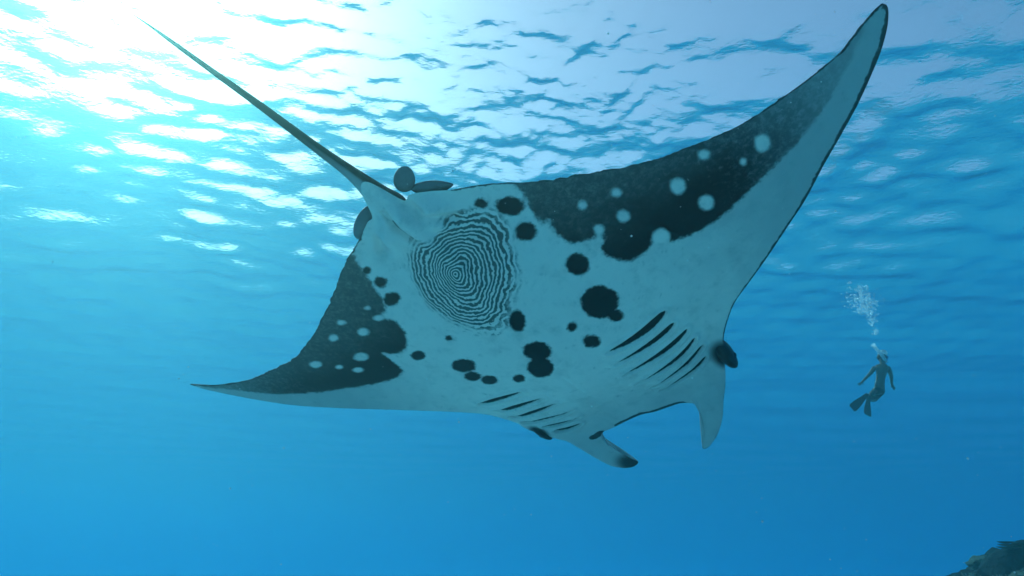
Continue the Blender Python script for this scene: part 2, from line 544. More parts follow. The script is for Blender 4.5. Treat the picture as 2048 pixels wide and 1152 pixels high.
def smooth_poly(Q, n=4):
    Q = np.asarray(Q)
    out = []
    m = len(Q)
    for i in range(m):
        p0, p1, p2, p3 = Q[i - 1], Q[i], Q[(i + 1) % m], Q[(i + 2) % m]
        for k in range(n):
            f = k / n
            out.append(.5 * (2 * p1 + (p2 - p0) * f + (2 * p0 - 5 * p1 + 4 * p2 - p3) * f * f + (3 * p1 - p0 - 3 * p2 + p3) * f ** 3))
    return np.array(out)

def ellipse_sd(P, spots):
    """rough signed distance in metres to the nearest spot edge, with the spot's softness as an offset"""
    best = np.full(len(P), 1.0)
    for cx, cy_, a, b, c, d, soft in spots:
        q = P - (cx, cy_)
        u = a * q[:, 0] + b * q[:, 1]
        v = c * q[:, 0] + d * q[:, 1]
        r = np.hypot(u, v)
        scale = 1.0 / math.sqrt(abs(a * d - b * c))
        best = np.minimum(best, (r - 1) * scale + (1 - soft) * .02)
    return best

def manta_skin():
    t = NT('manta_skin')
    co = t.obco()
    pat = t.attr('patch'); spot = t.attr('spot'); lite = t.attr('light_spot')
    gill = t.attr('gill'); rim = t.attr('rim'); ph = t.attr('print_phase'); pm = t.attr('print_mask')
    back = t.attr('back'); cre = t.attr('crease')
    fine = t.noise(46, 5, .65, co)
    mid = t.noise(17, 4, .6, co)
    big = t.noise(4.2, 4, .6, co)
    wob = t.math('MULTIPLY_ADD', fine, .040, -.020)
    wob2 = t.math('MULTIPLY_ADD', mid, .050, -.025)
    wsum = t.math('ADD', wob, wob2)
    # large wing patches: crisp towards the body, mottled towards the trailing edge
    pd = t.step(t.math('ADD', pat, t.math('MULTIPLY', wsum, 1.05)), .016, -.016)
    mott = t.step(t.noise(30, 6, .75, co), .40, .80)
    veil = t.step(t.math('ADD', t.attr('veil'), t.math('MULTIPLY_ADD', big, .5, -.25)), .25, .95)
    pd = t.math('MULTIPLY', pd, t.math('SUBTRACT', 1.0, t.math('MULTIPLY', veil, t.math('MULTIPLY_ADD', mott, .22, .10))))
    pd = t.math('MULTIPLY', pd, t.math('SUBTRACT', 1.0, t.step(t.math('ADD', t.attr('tip_fade'), t.math('MULTIPLY_ADD', mott, .4, -.2)), 0.0, 1.0, 0, .72)))
    sd = t.step(t.math('ADD', spot, t.math('MULTIPLY', wsum, .8)), .012, -.013)
    lw = t.step(t.math('ADD', lite, t.math('MULTIPLY', wsum, .45)), .008, -.022, 0, .96)
    dark = t.math('MULTIPLY', t.math('MAXIMUM', pd, 0.0), t.math('SUBTRACT', 1.0, lw))
    dark = t.math('MAXIMUM', dark, sd)
    # whorled stripes
    wv = t.math('MULTIPLY_ADD', t.noise(6, 4, .6, co), 5.0, -2.5)
    wv = t.math('ADD', wv, t.math('MULTIPLY_ADD', t.noise(34, 3, .6, co), .70, -.35))
    st = t.math('SINE', t.math('MULTIPLY', t.math('ADD', ph, t.math('MULTIPLY', wv, t.step(ph, 0.0, 5.0, .15, .85))), 6.28318))
    st = t.step(t.math('ADD', st, t.math('MULTIPLY_ADD', fine, 1.1, -.55)), -.62, .25)
    pmn = t.step(t.math('ADD', pm, t.math('MULTIPLY_ADD', mid, .9, -.45)), .05, .45)
    dark = t.math('MAXIMUM', dark, t.math('MULTIPLY', st, t.math('MULTIPLY', pmn, .86)))
    # gill slits, creases, dark rim, back
    dark = t.math('MAXIMUM', dark, t.step(t.math('ADD', gill, t.math('MULTIPLY', wob, .22)), .0035, -.0020))
    dark = t.math('MAXIMUM', dark, t.step(t.math('ADD', cre, t.math('MULTIPLY', wob, .15)), .004, -.003, 0, .7))
    dark = t.math('MAXIMUM', dark, t.step(t.math('ADD', rim, t.math('MULTIPLY', wsum, .55)), .006, -.004, 0, .92))
    dark = t.math('MAXIMUM', dark, back)
    smud = t.step(t.noise(7.5, 5, .7, co), .47, .76, 0, .50)
    pale = t.mix(smud, (.86, .69, .61), (.48, .40, .36))
    pale = t.mix(t.step(t.noise(60, 4, .7, co), .5, .8, 0, .14), pale, (.42, .40, .38))
    shade = t.math('ADD', t.attr('painted_shade'), t.math('MULTIPLY_ADD', big, .5, -.25))
    pale = t.mix(t.math('MULTIPLY', t.step(shade, .10, 1.0, 0, .72), t.math('SUBTRACT', 1.0, lw)), pale, (.28, .31, .32))  # belly shading painted into the pale colour, greyer towards wings and head
    blk = t.mix(t.noise(26, 4, .7, co), (.005, .006, .008), (.016, .018, .021))
    cfin = t.mix(dark, pale, blk)
    t.principled(cfin, t.math('MULTIPLY_ADD', mid, .2, .42), .10, t.bump(t.noise(120, 4, .6, co), .25, .004))
    return t.m

def tube(points, radii, sides=20, flat=1.0):
    """closed lofted tube through points (arrays)"""
    P = np.asarray(points, float); n = len(P)
    T = np.gradient(P, axis=0)
    T /= np.linalg.norm(T, axis=1)[:, None]
    up = np.array([0, 0, 1.0])
    V = []
    for i in range(n):
        a = np.cross(T[i], up); a /= np.linalg.norm(a)
        b = np.cross(a, T[i])
        for k in range(sides):
            an = 2 * math.pi * k / sides
            V.append(P[i] + radii[i] * (math.cos(an) * a + flat * math.sin(an) * b))
    V.append(P[0]); V.append(P[-1])
    F = []
    for i in range(n - 1):
        for k in range(sides):
            k2 = (k + 1) % sides
            F.append((i * sides + k, i * sides + k2, (i + 1) * sides + k2, (i + 1) * sides + k))
    return np.array(V), np.array(F)

def build_manta():
    CL, CR, X0 = BEND
    cols, rows = 860, 320
    belly, dors, S, tt = manta_sheets(STATIONS, CL, CR, X0, cols, rows)
    P = belly[..., :2].reshape(-1, 2)
    # ragged trailing edge
    jag = np.convolve(rng.normal(0, 1, cols), np.ones(3) / 3, 'same') + np.convolve(rng.normal(0, 1.6, cols), np.ones(9) / 9, 'same')
    jag *= np.clip(np.abs(S[:, 0] - X0) - .35, 0, .2) / .2
    jd = (S[:, 0:2] - S[:, 2:4]); jd /= np.linalg.norm(jd, axis=1)[:, None] + 1e-6
    jw = np.exp(-(tt / .012) ** 2)[:, None, None] * (jag[:, None] * jd)[None] * .0045
    belly[..., :2] += jw; dors[..., :2] += jw
    P = belly[..., :2].reshape(-1, 2)
    # gill slits cut into the belly
    gill = np.full(len(P), 1.0)
    for ax_, ay, mx, my, bx, by, w in GILLS:
        pts = np.array([[(1 - f) ** 2 * ax_ + 2 * f * (1 - f) * (2 * mx - .5 * ax_ - .5 * bx) + f * f * bx,
                         (1 - f) ** 2 * ay + 2 * f * (1 - f) * (2 * my - .5 * ay - .5 * by) + f * f * by] for f in np.linspace(0, 1, 11)])
        for i in range(10):
            d, tl = seg_dist(P, pts[i], pts[i + 1])
            s = (i + tl) / 10
            wl = (max(w, .0068) * 3.5 if ax_ < 0 else w * 3.0) * (np.clip(np.sin(np.pi * np.clip(s, 0, 1) ** .72), 0, 1) ** .6) - .002
            gill = np.minimum(gill, d - wl)
    groove = .016 * np.exp(-np.clip(gill + .006, 0, None) ** 2 / .009 ** 2)
    lip = .013 * np.exp(-((gill - .022) / .014) ** 2)
    cre = np.full(len(P), 1.0)
    cdep = np.zeros(len(P))
    for i, c in enumerate(CREASES):
        c = np.array(c).reshape(3, 2)
        for a, b in ((c[0], c[1]), (c[1], c[2])):
            d, _ = seg_dist(P, a, b)
            cre = np.minimum(cre, d + (.0025 if i == 1 else (-.0045 if i == 0 else .06)))
            cdep = np.maximum(cdep, np.exp(-(d / (.02 if i < 2 else .035)) ** 2) * (.035, .004, .05, .04)[i])
    bz = belly.reshape(-1, 3)
    fade = np.repeat(np.clip(np.minimum(tt / .04, (1 - tt) / .06), 0, 1), cols)
    bz[:, 2] += (-groove + lip - cdep) * fade
    # pelvic swelling either side of the tail root
    for cx, cy_, sx, sy, h in ((.02, -.86, .085, .13, .075), (-.27, -.88, .075, .13, .075), (-.125, -.90, .06, .16, .05)):
        bz[:, 2] += fade * h * np.exp(-((P[:, 0] - cx) / sx) ** 2 - ((P[:, 1] - cy_) / sy) ** 2)
    # attributes of the belly skin
    patch = np.minimum(poly_sd(P, smooth_poly(LEFT_PATCH)), poly_sd(P, smooth_poly(RIGHT_PATCH)))
    spot = ellipse_sd(P, DARK_SPOTS)
    lite = ellipse_sd(P, LIGHT_SPOTS)
    Rr, Ff = S[:, 0:2], S[:, 4:6]
    rim_r = np.hypot(*(belly[..., :2] - Rr[None]).transpose(2, 0, 1)).reshape(-1)
    rim_f = np.hypot(*(belly[..., :2] - Ff[None]).transpose(2, 0, 1)).reshape(-1)
    u = (np.arange(cols) / (cols - 1))
    xs = np.broadcast_to(belly[..., 0], (rows, cols)).reshape(-1)
    chord = np.repeat(np.hypot(*(Rr - Ff).T)[None], rows, 0).reshape(-1)
    # width of the dark border: thin on the trailing edges, wider on the right leading edge and both tips
    wr = np.where(np.abs(xs - X0) > .28, .009, -.01)
    wf = np.where(xs > .75, .012 + .010 * np.clip((xs - 1.2) / 1.0, 0, 1), np.where(xs < -1.0, .002, -.01))
    mouth = np.exp(-((xs - .02) / .30) ** 8)
    finrow = np.broadcast_to(S[:, 7][None], (rows, cols)).reshape(-1)
    wf = np.where(finrow < .2, np.where(mouth > .5, .042, wf), .004)
    rim = np.minimum(rim_r - wr, rim_f - wf)
    tipd = np.where(xs > 2.05, .05 - (xs - 2.05) * .45, 1.0)
    rim = np.minimum(rim, np.where(xs > 2.2, .03 - (xs - 2.2) * .5, 1.0))
    # dark end of the left cephalic fin and smudge at its root
    far = (belly[..., 1].reshape(-1))
    fl = (finrow > .2) & (xs < 0)
    d, _ = seg_dist(P, np.array(ROOT_L[0]), np.array(ROOT_L[1]))
    rim = np.minimum(rim, d - .022)
    eyed = np.zeros(len(P))
    for e in EYES:
        q = P - np.array(e[:2])
        rad = .115 if e[0] > 0 else .075
        dd = np.hypot(q[:, 0], (q[:, 1] + .03) / 1.9)
        eyed = np.maximum(eyed, np.clip((rad - dd) / (.55 * rad), 0, 1))
    eyed = np.maximum(eyed, np.where(fl, np.clip((.20 - np.hypot(*(P - np.array(FIN_TIP_L)).T)) / .12, 0, 1), 0))
    eyed = eyed * eyed * (3 - 2 * eyed) * .97
    # whorl
    cx, cy_, a, b, c, d_ = PRINT
    q = P - (cx, cy_)
    pu = a * q[:, 0] + b * q[:, 1]          # one unit = 40 photo pixels across the belly
    pv = c * q[:, 0] + d_ * q[:, 1]
    ang = math.atan2(112, 90)
    al = pu * math.cos(ang) + pv * math.sin(ang)
    ac = -pu * math.sin(ang) + pv * math.cos(ang)
    pw = 2.0 - .42 * np.clip(al / 2.6, 0, 1)
    alp = np.where(al > 0, al / 1.27, -al / (.80 + .06 * np.tanh(ac / .8)))
    acs = np.where(ac > 0, ac / .80, -ac / 1.10)
    rr = (np.abs(alp) ** pw + np.abs(acs) ** pw) ** (1 / pw)
    phase = 1.0 + rr * 7.0 - .62 * rr ** 2
    outer = 3.28
    pmask = np.clip((outer - rr) * .55, 0, 1) * (1 - .9 * np.clip((-al - 1.2) / .8, 0, 1) * np.clip(1.2 - np.abs(ac + .1) / .9, 0, 1))
    veil = np.clip(1 - rim_r / (.10 + .42 * chord), 0, 1)
    veil = np.maximum(veil, np.clip((xs - 1.35) / .8, 0, 1))
    # dorsal sheet and tail
    dz = dors.reshape(-1, 3)
    idx = np.arange(rows * cols).reshape(rows, cols)
    def quads(g):
        return np.stack([g[:-1, :-1], g[:-1, 1:], g[1:, 1:], g[1:, :-1]], -1).reshape(-1, 4)
    F1 = quads(idx)
    N = rows * cols
    F2 = quads(idx + N)[:, ::-1]
    ring = [idx[0], idx[-1], idx[:, 0], idx[:, -1]]
    F3 = []
    for k, g in enumerate(ring):
        f = np.stack([g[:-1], g[1:], g[1:] + N, g[:-1] + N], -1)
        F3.append(f if k in (1, 2) else f[:, ::-1])
    tp = np.array(TAIL)
    m = 90
    fi = np.linspace(0, len(tp) - 1.001, m)
    tc = catmull(tp, fi.astype(int), fi - fi.astype(int))
    TV, TF = tube(tc[:, :3], np.maximum(tc[:, 3], .0015), 24)
    V = np.concatenate([bz, dz, TV])
    F = np.concatenate([F1, F2] + F3 + [TF + 2 * N])
    V[:, 2] *= -1                                   # z up
    F = F[:, ::-1]
    root = empty('manta_ray')
    tag(root, 'huge pale-bellied manta ray with dark spots and whorled belly stripes', 'manta ray')
    Bm = np.array(BASIS)
    M = Matrix(((Bm[0][0], Bm[0][1], -Bm[0][2], CENTRE[0]), (Bm[1][0], Bm[1][1], -Bm[1][2], CENTRE[1]),
                (Bm[2][0], Bm[2][1], -Bm[2][2], CENTRE[2]), (0, 0, 0, 1)))
    root.matrix_world = CAM_M @ M
    skin = manta_skin()
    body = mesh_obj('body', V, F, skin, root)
    nt = len(TV)
    one = np.ones
    # tail: dark above and along its right flank, pale below near the root
    tz = TV[:, 2]; ring_i = np.concatenate([np.repeat(np.arange(m), 24), [0, m - 1]])
    cen = tc[ring_i, :3]; rad = np.maximum(tc[ring_i, 3], .0015)
    offz = (TV[:, 2] - cen[:, 2]) / rad; offx = (TV[:, 0] - cen[:, 0]) / rad
    along = ring_i / m
    lowpale = np.clip((offz * .75 - offx * .75 + .25 - along * .8) * 3, 0, 1) * np.clip(1.3 - along / .42, 0, 1)
    tail_dark = 1 - lowpale
    def full(bv, dv, tv):
        return np.concatenate([np.broadcast_to(bv, (N,)), np.broadcast_to(dv, (N,)), np.broadcast_to(tv, (nt,))])
    shade_fall = np.maximum(np.clip((np.abs(xs - X0) - .45) / 1.3, 0, 1), np.clip((P[:, 1] - .45) / 1.2, 0, .9))  # painted shade falloff: deepens out along the wings and forward to the head
    attr(body, 'tip_fade', full(np.maximum(np.clip((xs - 1.15) / .9, 0, 1), .6 * np.clip((-xs - 1.6) / .9, 0, 1)), 0, 0))
    attr(body, 'painted_shade', full(shade_fall, 0, .3))
    attr(body, 'patch', full(patch, 1, 1)); attr(body, 'spot', full(spot, 1, 1)); attr(body, 'light_spot', full(lite, 1, 1))
    attr(body, 'gill', full(gill, 1, 1)); attr(body, 'crease', full(cre, 1, 1)); attr(body, 'rim', full(rim, 1, 1))
    attr(body, 'print_phase', full(phase, 0, 0)); attr(body, 'print_mask', full(pmask, 0, 0))
    attr(body, 'veil', full(veil, 0, 0)); attr(body, 'back', full(eyed, np.where((finrow > .2) & (np.repeat(tt, cols) > .88), .15, 1), tail_dark))
    # eyes: dark swelling on the side of the head with a glossy eyeball set in it
    te = NT('manta_dark_skin')
    nz = te.noise(30, 4, .6, te.obco())
    te.principled(te.mix(nz, (.005, .006, .008), (.014, .016, .018)), .38, .2, te.bump(nz, .3, .006))
    tg = NT('manta_eye'); tg.principled((.004, .005, .007), .08, .6)
    for e in EYES:
        s = 1 if e[0] > 0 else -1
        bm = bmesh.new()
        bmesh.ops.create_uvsphere(bm, u_segments=28, v_segments=18, radius=1)
        for v in bm.verts:
            p = v.co.copy()
            k = 1 - .35 * max(0, -p.y) ** 2
            v.co = Vector((e[0] + s * (-.005 + p.x * s * (.050 if s > 0 else .042) * k), e[1] + p.y * (.175 if s > 0 else .15) - .02, -e[2] + p.z * (.075 if s > 0 else .05) * k))
        sw = bm_obj('eye_swelling', bm, te.m, root)
        bm = bmesh.new()
        bmesh.ops.create_uvsphere(bm, u_segments=20, v_segments=14, radius=.024)
        for v in bm.verts: v.co = v.co + Vector((e[0] + s * (.028 if s > 0 else .018), e[1] + .03, -e[2] - .012))
        bm_obj('eye', bm, tg.m, sw)
    # pelvic fins and dorsal fin lobe by the tail root
    tf = NT('pelvic_fin_skin')
    nz = tf.noise(24, 4, .6, tf.obco())
    tf.principled(tf.mix(nz, (.12, .10, .105), (.20, .165, .165)), .5, .3, tf.bump(nz, .3, .006))
    for p in PELVIC:
        bm = bmesh.new()
        bmesh.ops.create_uvsphere(bm, u_segments=28, v_segments=16, radius=1)
        e1, e2 = Vector((p[3], p[4], 0)), Vector((p[5], p[6], 0))
        for v in bm.verts:
            c = v.co.copy()
            v.co = Vector((p[0], p[1], -p[2] + c.z * .024 + .02 * c.x * c.x)) + e1 * c.x + e2 * c.y * ((1 + .10 * c.x) if p is not PELVIC[2] else (1 - .55 * c.x * c.x))
        bm_obj('pelvic_fin', bm, tf.m, root)
    return root
build_manta()

# ------------------------------------------------------------------ sea floor and reef
def at(px, py, depth):
    """a point of the place: photo pixel (2048 wide) and metres along the view axis"""
    return CAM_M @ Vector(((px - 1024) / 1400 * depth, -(py - 576) / 1400 * depth, -depth))

FLOOR_Z = -17.2
def build_floor():
    t = NT('pale_sand')
    co = t.obco()
    n = t.noise(.35, 5, .6, co); f = t.noise(9, 4, .6, co)
    c = t.mix(t.step(n, .35, .7), (.84, .76, .76), (.74, .67, .66))
    t.principled(t.mix(t.math('MULTIPLY', f, .3), c, (.60, .53, .51)), .9, .1, t.bump(f, .4, .03))
    n_ = 150
    ax = np.sinh(np.linspace(-1, 1, n_) * 4) / np.sinh(4) * 575.0
    X, Y = np.meshgrid(ax, ax + 11)
    Z = FLOOR_Z + .35 * np.sin(X * .21) * np.cos(Y * .17) + .2 * np.sin(X * .5 + Y * .33)
    V = np.stack([X, Y, Z], -1).reshape(-1, 3)
    idx = np.arange(n_ * n_).reshape(n_, n_)
    F = np.stack([idx[:-1, :-1], idx[:-1, 1:], idx[1:, 1:], idx[1:, :-1]], -1).reshape(-1, 4)
    tag(mesh_obj('seabed', V, F, t.m), kind='structure')
build_floor()

REEF_C = Vector((11.9, 16.2, 0))
def reef_height(x, y):
    dx, dy = x - REEF_C.x, y - REEF_C.y
    r = math.hypot(dx * 1.0, dy * .85)
    h = 7.9 * math.exp(-(r / 5.2) ** 2.6) + 1.0 * math.exp(-(r / 8.0) ** 2)
    p = Vector((x * .7, y * .7, 3.0))
    k = min(1, h / 2.0)
    lump = math.sqrt(max(0.0, .5 + mnoise.noise(p * 1.7))) + .5 * math.sqrt(max(0.0, .5 + mnoise.noise(p * 4.3)))
    h += k * (.30 * mnoise.fractal(p, 1.1, 2.0, 5) + .55 * lump - .3)
    return FLOOR_Z - .5 + h

def build_reef():
    t = NT('reef_rock')
    co = t.obco()
    n = t.noise(1.3, 6, .65, co); f = t.noise(7, 5, .6, co)
    c = t.mix(t.step(n, .35, .65), (.012, .016, .02), (.05, .058, .06))
    c = t.mix(t.step(f, .5, .7, 0, .6), c, (.03, .036, .036))
    t.principled(c, .95, .1, t.bump(f, .8, .12))
    na, nr = 220, 130
    V, F = [], []
    for i in range(nr):
        r = 14.0 * (i / (nr - 1)) ** .9
        for k in range(na):
            a = 2 * math.pi * k / na
            x = REEF_C.x + r * math.cos(a); y = REEF_C.y + r * math.sin(a) / .85
            V.append((x, y, reef_height(x, y)))
    for i in range(nr - 1):
        for k in range(na):
            k2 = (k + 1) % na
            F.append((i * na + k, (i + 1) * na + k, (i + 1) * na + k2, i * na + k2))
    tag(mesh_obj('reef_slope', V, F, t.m), kind='structure')
build_reef()

def coral_mat(name, a, b):
    t = NT(name)
    co = t.obco()
    f = t.noise(14, 5, .6, co)
    t.principled(t.mix(f, a, b), .85, .15, t.bump(f, .6, .03))
    return t.m
M_BRANCH = coral_mat('branching_coral_skin', (.13, .13, .10), (.26, .25, .19))
M_DOME = coral_mat('dome_coral_skin', (.07, .075, .06), (.15, .155, .12))
M_PLATE = coral_mat('plate_coral_skin', (.06, .06, .05), (.12, .12, .10))

def seat(x, y, sink=.06):
    return Vector((x, y, reef_height(x, y) - sink))

def branching_coral(loc, size, n, label, seed):
    r = random.Random(seed)
    root = empty('branching_coral', loc)
    tag(root, label, 'coral', 'coral colonies on the reef slope')
    bm = bmesh.new()
    bmesh.ops.create_icosphere(bm, subdivisions=3, radius=1)
    for v in bm.verts:
        k = 1 + .3 * mnoise.noise(v.co * 2.5 + Vector((seed, 0, 0)))
        v.co = Vector((v.co.x * size * .42 * k, v.co.y * size * .42 * k, v.co.z * size * .2 * k))
    bm_obj('base', bm, M_BRANCH, root)
    for i in range(n):
        an = 2 * math.pi * (i * .618 % 1); sp = .18 + .62 * math.sqrt((i + .5) / n)
        L = size * r.uniform(.6, 1.0)
        d = Vector((math.cos(an) * sp, math.sin(an) * sp, 1)).normalized()
        pts, rad = [], []
        p = Vector((math.cos(an), math.sin(an), 0)) * size * .3 * sp
        for k in range(7):
            pts.append(tuple(p)); rad.append(size * .075 * (1 - .09 * k) * (.5 if k == 6 else 1))
            d = (d + Vector((r.uniform(-.2, .2), r.uniform(-.2, .2), .12))).normalized()
            p = p + d * L / 6
        V, F = tube(np.array(pts), rad, 7)
        nv = len(V)
        tip = [(nv - 2 - 7 + k, nv - 2 - 7 + (k + 1) % 7, nv - 1) for k in range(7)]
        V = [tuple(v) for v in V]; F = [tuple(f) for f in F] + tip
        # two side twigs
        for q in (2, 4):
            b0 = Vector(pts[q]); dd = Vector((r.uniform(-1, 1), r.uniform(-1, 1), .8)).normalized()
            P2 = [tuple(b0 + dd * L * .09 * m) for m in range(4)]
            V2, F2 = tube(np.array(P2), [size * .05, size * .046, size * .04, size * .018], 6)
            o = len(V)
            V += [tuple(v) for v in V2]; F += [tuple(int(x) + o for x in f) for f in F2]
        mesh_obj('branch', V, F, M_BRANCH, root)

def dome_coral(loc, size, label, seed, squash=.7):
    bm = bmesh.new()
    bmesh.ops.create_icosphere(bm, subdivisions=5, radius=1)
    off = Vector((seed * 3.1, seed, 0))
    for v in bm.verts:
        d = v.co.normalized()
        k = 1 + .30 * mnoise.noise(d * 1.9 + off) + .10 * mnoise.noise(d * 5 + off) + .035 * math.sin(24 * mnoise.noise(d * 3.2 + off))
        v.co = Vector((d.x * size * k, d.y * size * k, d.z * size * squash * k))
    o = bm_obj('dome_coral', bm, M_DOME)
    o.location = loc
    tag(o, label, 'coral', 'coral colonies on the reef slope')

def plate_coral(loc, size, label, seed):
    r = random.Random(seed)
    root = empty('plate_coral', loc)
    tag(root, label, 'coral', 'coral colonies on the reef slope')
    V, F = tube(np.array([(0, 0, -.2 * size), (0, 0, .2 * size), (.02, 0, .5 * size)]), [size * .3, size * .16, size * .22], 14)
    mesh_obj('stalk', [tuple(v) for v in V[:-2]], [tuple(f) for f in F], M_PLATE, root)
    for i in range(3):
        V, F = [], []
        na, nr = 40, 9
        R0 = size * (1.0 - .18 * i); ox, oy = r.uniform(-.2, .2) * size, r.uniform(-.2, .2) * size
        for s in (0, 1):
            for j in range(nr):
                for k in range(na):
                    a = 2 * math.pi * k / na
                    lob = 1 + .13 * math.sin(3 * a + seed + i) + .07 * math.sin(8 * a + seed)
                    rr = R0 * lob * j / (nr - 1)
                    z = size * (.18 + .22 * i) + .16 * size * (j / (nr - 1)) ** 2 - (.05 * size * (1 - (j / (nr - 1)) ** 4) if s else 0)
                    V.append((ox + rr * math.cos(a), oy + rr * math.sin(a), z))
        for s in (0, 1):
            for j in range(nr - 1):
                for k in range(na):
                    b = s * na * nr
                    q = (b + j * na + k, b + (j + 1) * na + k, b + (j + 1) * na + (k + 1) % na, b + j * na + (k + 1) % na)
                    F.append(q if s == 0 else q[::-1])
        mesh_obj('plate', V, F, M_PLATE, root)

def reef_spot(px, depth):
    p = at(px, 1086, depth)
    return seat(p.x, p.y)
branching_coral(reef_spot(1985, 14.4), .36, 22, 'branching coral beside the rounded dome coral in the bottom right corner', 3)
branching_coral(reef_spot(1928, 14.9), .30, 16, 'smaller branching coral left of the other one, low on the reef slope', 8)
dome_coral(reef_spot(2036, 13.9), .28, 'rounded dome coral at the right edge of the bottom corner', 2)
dome_coral(reef_spot(1890, 16.4), .26, 'low lumpy dome coral, leftmost colony on the reef slope', 5, .5)
plate_coral(reef_spot(2016, 15.1), .24, 'flat plate coral on the crest of the reef slope', 4)
dome_coral(reef_spot(1957, 15.9), .28, 'dome coral on the ridge between the leftmost colony and the plate coral', 9, .6)

# ------------------------------------------------------------------ snorkeller
def skin_mesh(name, joints, links, mat, parent, sub=2, root=0):
    me = bpy.data.meshes.new(name)
    me.from_pydata([j[0] for j in joints], links, [])
    o = bpy.data.objects.new(name, me)
    col.objects.link(o)
    md = o.modifiers.new('skin', 'SKIN')
    md.use_smooth_shade = True
    md.branch_smoothing = .6
    for i, j in enumerate(joints):
        rx = j[1] if isinstance(j[1], tuple) else (j[1], j[1])
        me.skin_vertices[0].data[i].radius = tuple(q * (1.14 if q > .03 else 1.0) for q in rx)
    me.skin_vertices[0].data[root].use_root = True
    s = o.modifiers.new('sub', 'SUBSURF')
    s.levels = sub; s.render_levels = sub
    me.materials.append(mat)
    if parent: o.parent = parent
    return o

def build_diver():
    D = 19.0
    base = at(1757, 772, D)
    root = empty('person', base)
    tag(root, 'snorkeller in dark shorts and swim fins swimming up, seen from behind', 'person')
    U = D / 1400.0
    def L(px, py, dy=0.0):
        # image offset -> local metres; x right, z up, y away from the viewer
        return Vector(((px - 1757) * U, dy, -(py - 772) * U * 1.02))
    skin = plain('tanned_skin', (.12, .075, .055), .5, .35, .15, 6)
    trunks = plain('dark_swim_shorts', (.016, .018, .024), .75, .2, .3, 12)
    rubber = plain('dark_fin_rubber', (.012, .014, .018), .45, .4, .3, 10)
    tw = NT('white_silicone')
    pw_ = tw.principled((.86, .88, .88), .3, .4)
    tl_ = tw.n('ShaderNodeBsdfTranslucent'); tl_.inputs[0].default_value = (.92, .94, .95, 1)
    mw = tw.n('ShaderNodeMixShader'); mw.inputs[0].default_value = .55
    tw.t.links.new(pw_.outputs[0], mw.inputs[1]); tw.t.links.new(tl_.outputs[0], mw.inputs[2]); tw.t.links.new(mw.outputs[0], tw.out.inputs['Surface'])
    white = tw.m
    hairm = plain('dark_hair', (.015, .012, .010), .6, .3, .3, 30)
    J = [(L(1758, 774, 0), (.150, .115)),        # 0 pelvis
         (L(1761, 762, -.03), (.160, .115)),     # 1 waist
         (L(1766, 745, -.05), (.195, .125)),     # 2 chest
         (L(1770, 733, -.04), (.195, .115)),     # 3 upper chest
         (L(1772, 727, -.01), (.065, .065)),     # 4 neck
         (L(1775, 719, .03), (.085, .095)),      # 5 head low
         (L(1777, 712, .06), (.098, .110)),      # 6 head
         (L(1778, 707, .07), (.070, .080)),      # 7 crown
         (L(1756, 734, -.02), .072),             # 8 l shoulder
         (L(1743, 748, -.06), .045),             # 9 l elbow
         (L(1731, 760, .05), .031),              # 10 l wrist
         (L(1784, 735, .0), .072),               # 11 r shoulder
         (L(1789, 752, .06), .045),              # 12 r elbow
         (L(1793, 763, .22), .031),              # 13 r wrist
         (L(1753, 779, .04), .095),              # 14 l hip
         (L(1748.5, 788, .32), .066),            # 15 l knee
         (L(1736, 791, .10), .058),              # 16 l calf
         (L(1722, 795, -.10), .036),             # 17 l ankle
         (L(1764, 780, .04), .095),              # 18 r hip
         (L(1757, 794, .34), .066),              # 19 r knee
         (L(1744, 797, .12), .058),              # 20 r calf
         (L(1730, 801, -.06), .036)]             # 21 r ankle
    E = [(0, 1), (1, 2), (2, 3), (3, 4), (4, 5), (5, 6), (6, 7), (3, 8), (8, 9), (9, 10), (3, 11), (11, 12), (12, 13),
         (0, 14), (14, 15), (15, 16), (16, 17), (0, 18), (18, 19), (19, 20), (20, 21)]
    # hands: palm and five short finger chains each
    for w_, dirv, side in ((10, Vector((-.75, .15, -.62)), 1), (13, Vector((.45, .25, -.85)), -1)):
        dirv.normalize()
        p0 = J[w_][0]
        palm = p0 + dirv * .085
        J.append((palm, (.038, .026))); ip = len(J) - 1
        E.append((w_, ip))
        lat = dirv.cross(Vector((0, 1, 0))).normalized()
        for q, (o_, ln) in enumerate(((-.033, .07), (-.011, .085), (.011, .08), (.033, .06))):
            a = palm + dirv * .03 + lat * o_
            J.append((a + dirv * ln * .5, .011)); J.append((a + dirv * ln + Vector((0, .02, 0)), .008))
            E.append((ip, len(J) - 2)); E.append((len(J) - 2, len(J) - 1))
        th = palm - dirv * .02 + lat * .05 * side
        J.append((th, .013)); J.append((th + dirv * .045 + lat * .02 * side, .009))
        E.append((ip, len(J) - 2)); E.append((len(J) - 2, len(J) - 1))
    skin_mesh('body', J, E, skin, root)
    # shorts: pelvis and upper thighs
    js = [(L(1759, 768, -.02), (.148, .118)), (L(1758, 774, 0), (.170, .135)), (L(1753.5, 780, .07), .118), (L(1750.5, 785, .22), .100),
          (L(1763, 781, .07), .118), (L(1759.5, 788, .22), .100)]
    skin_mesh('swim_shorts', js, [(0, 1), (1, 2), (2, 3), (1, 4), (4, 5)], trunks, root, root=1)
    # hair cap at the back of the head
    hd = L(1776.5, 713, .06)
    bm = bmesh.new()
    bmesh.ops.create_icosphere(bm, subdivisions=4, radius=1)
    for v in bm.verts:
        k = 1 + .06 * mnoise.noise(v.co * 6)
        v.co = hd + Vector((v.co.x * .112 * k - .015, v.co.y * .118 * k - .02, v.co.z * .125 * k - .005))
    bm_obj('hair', bm, hairm, root)
    # white bathing cap on the crown, as the photo shows
    cp = L(1780, 707.5, .05)
    bm = bmesh.new()
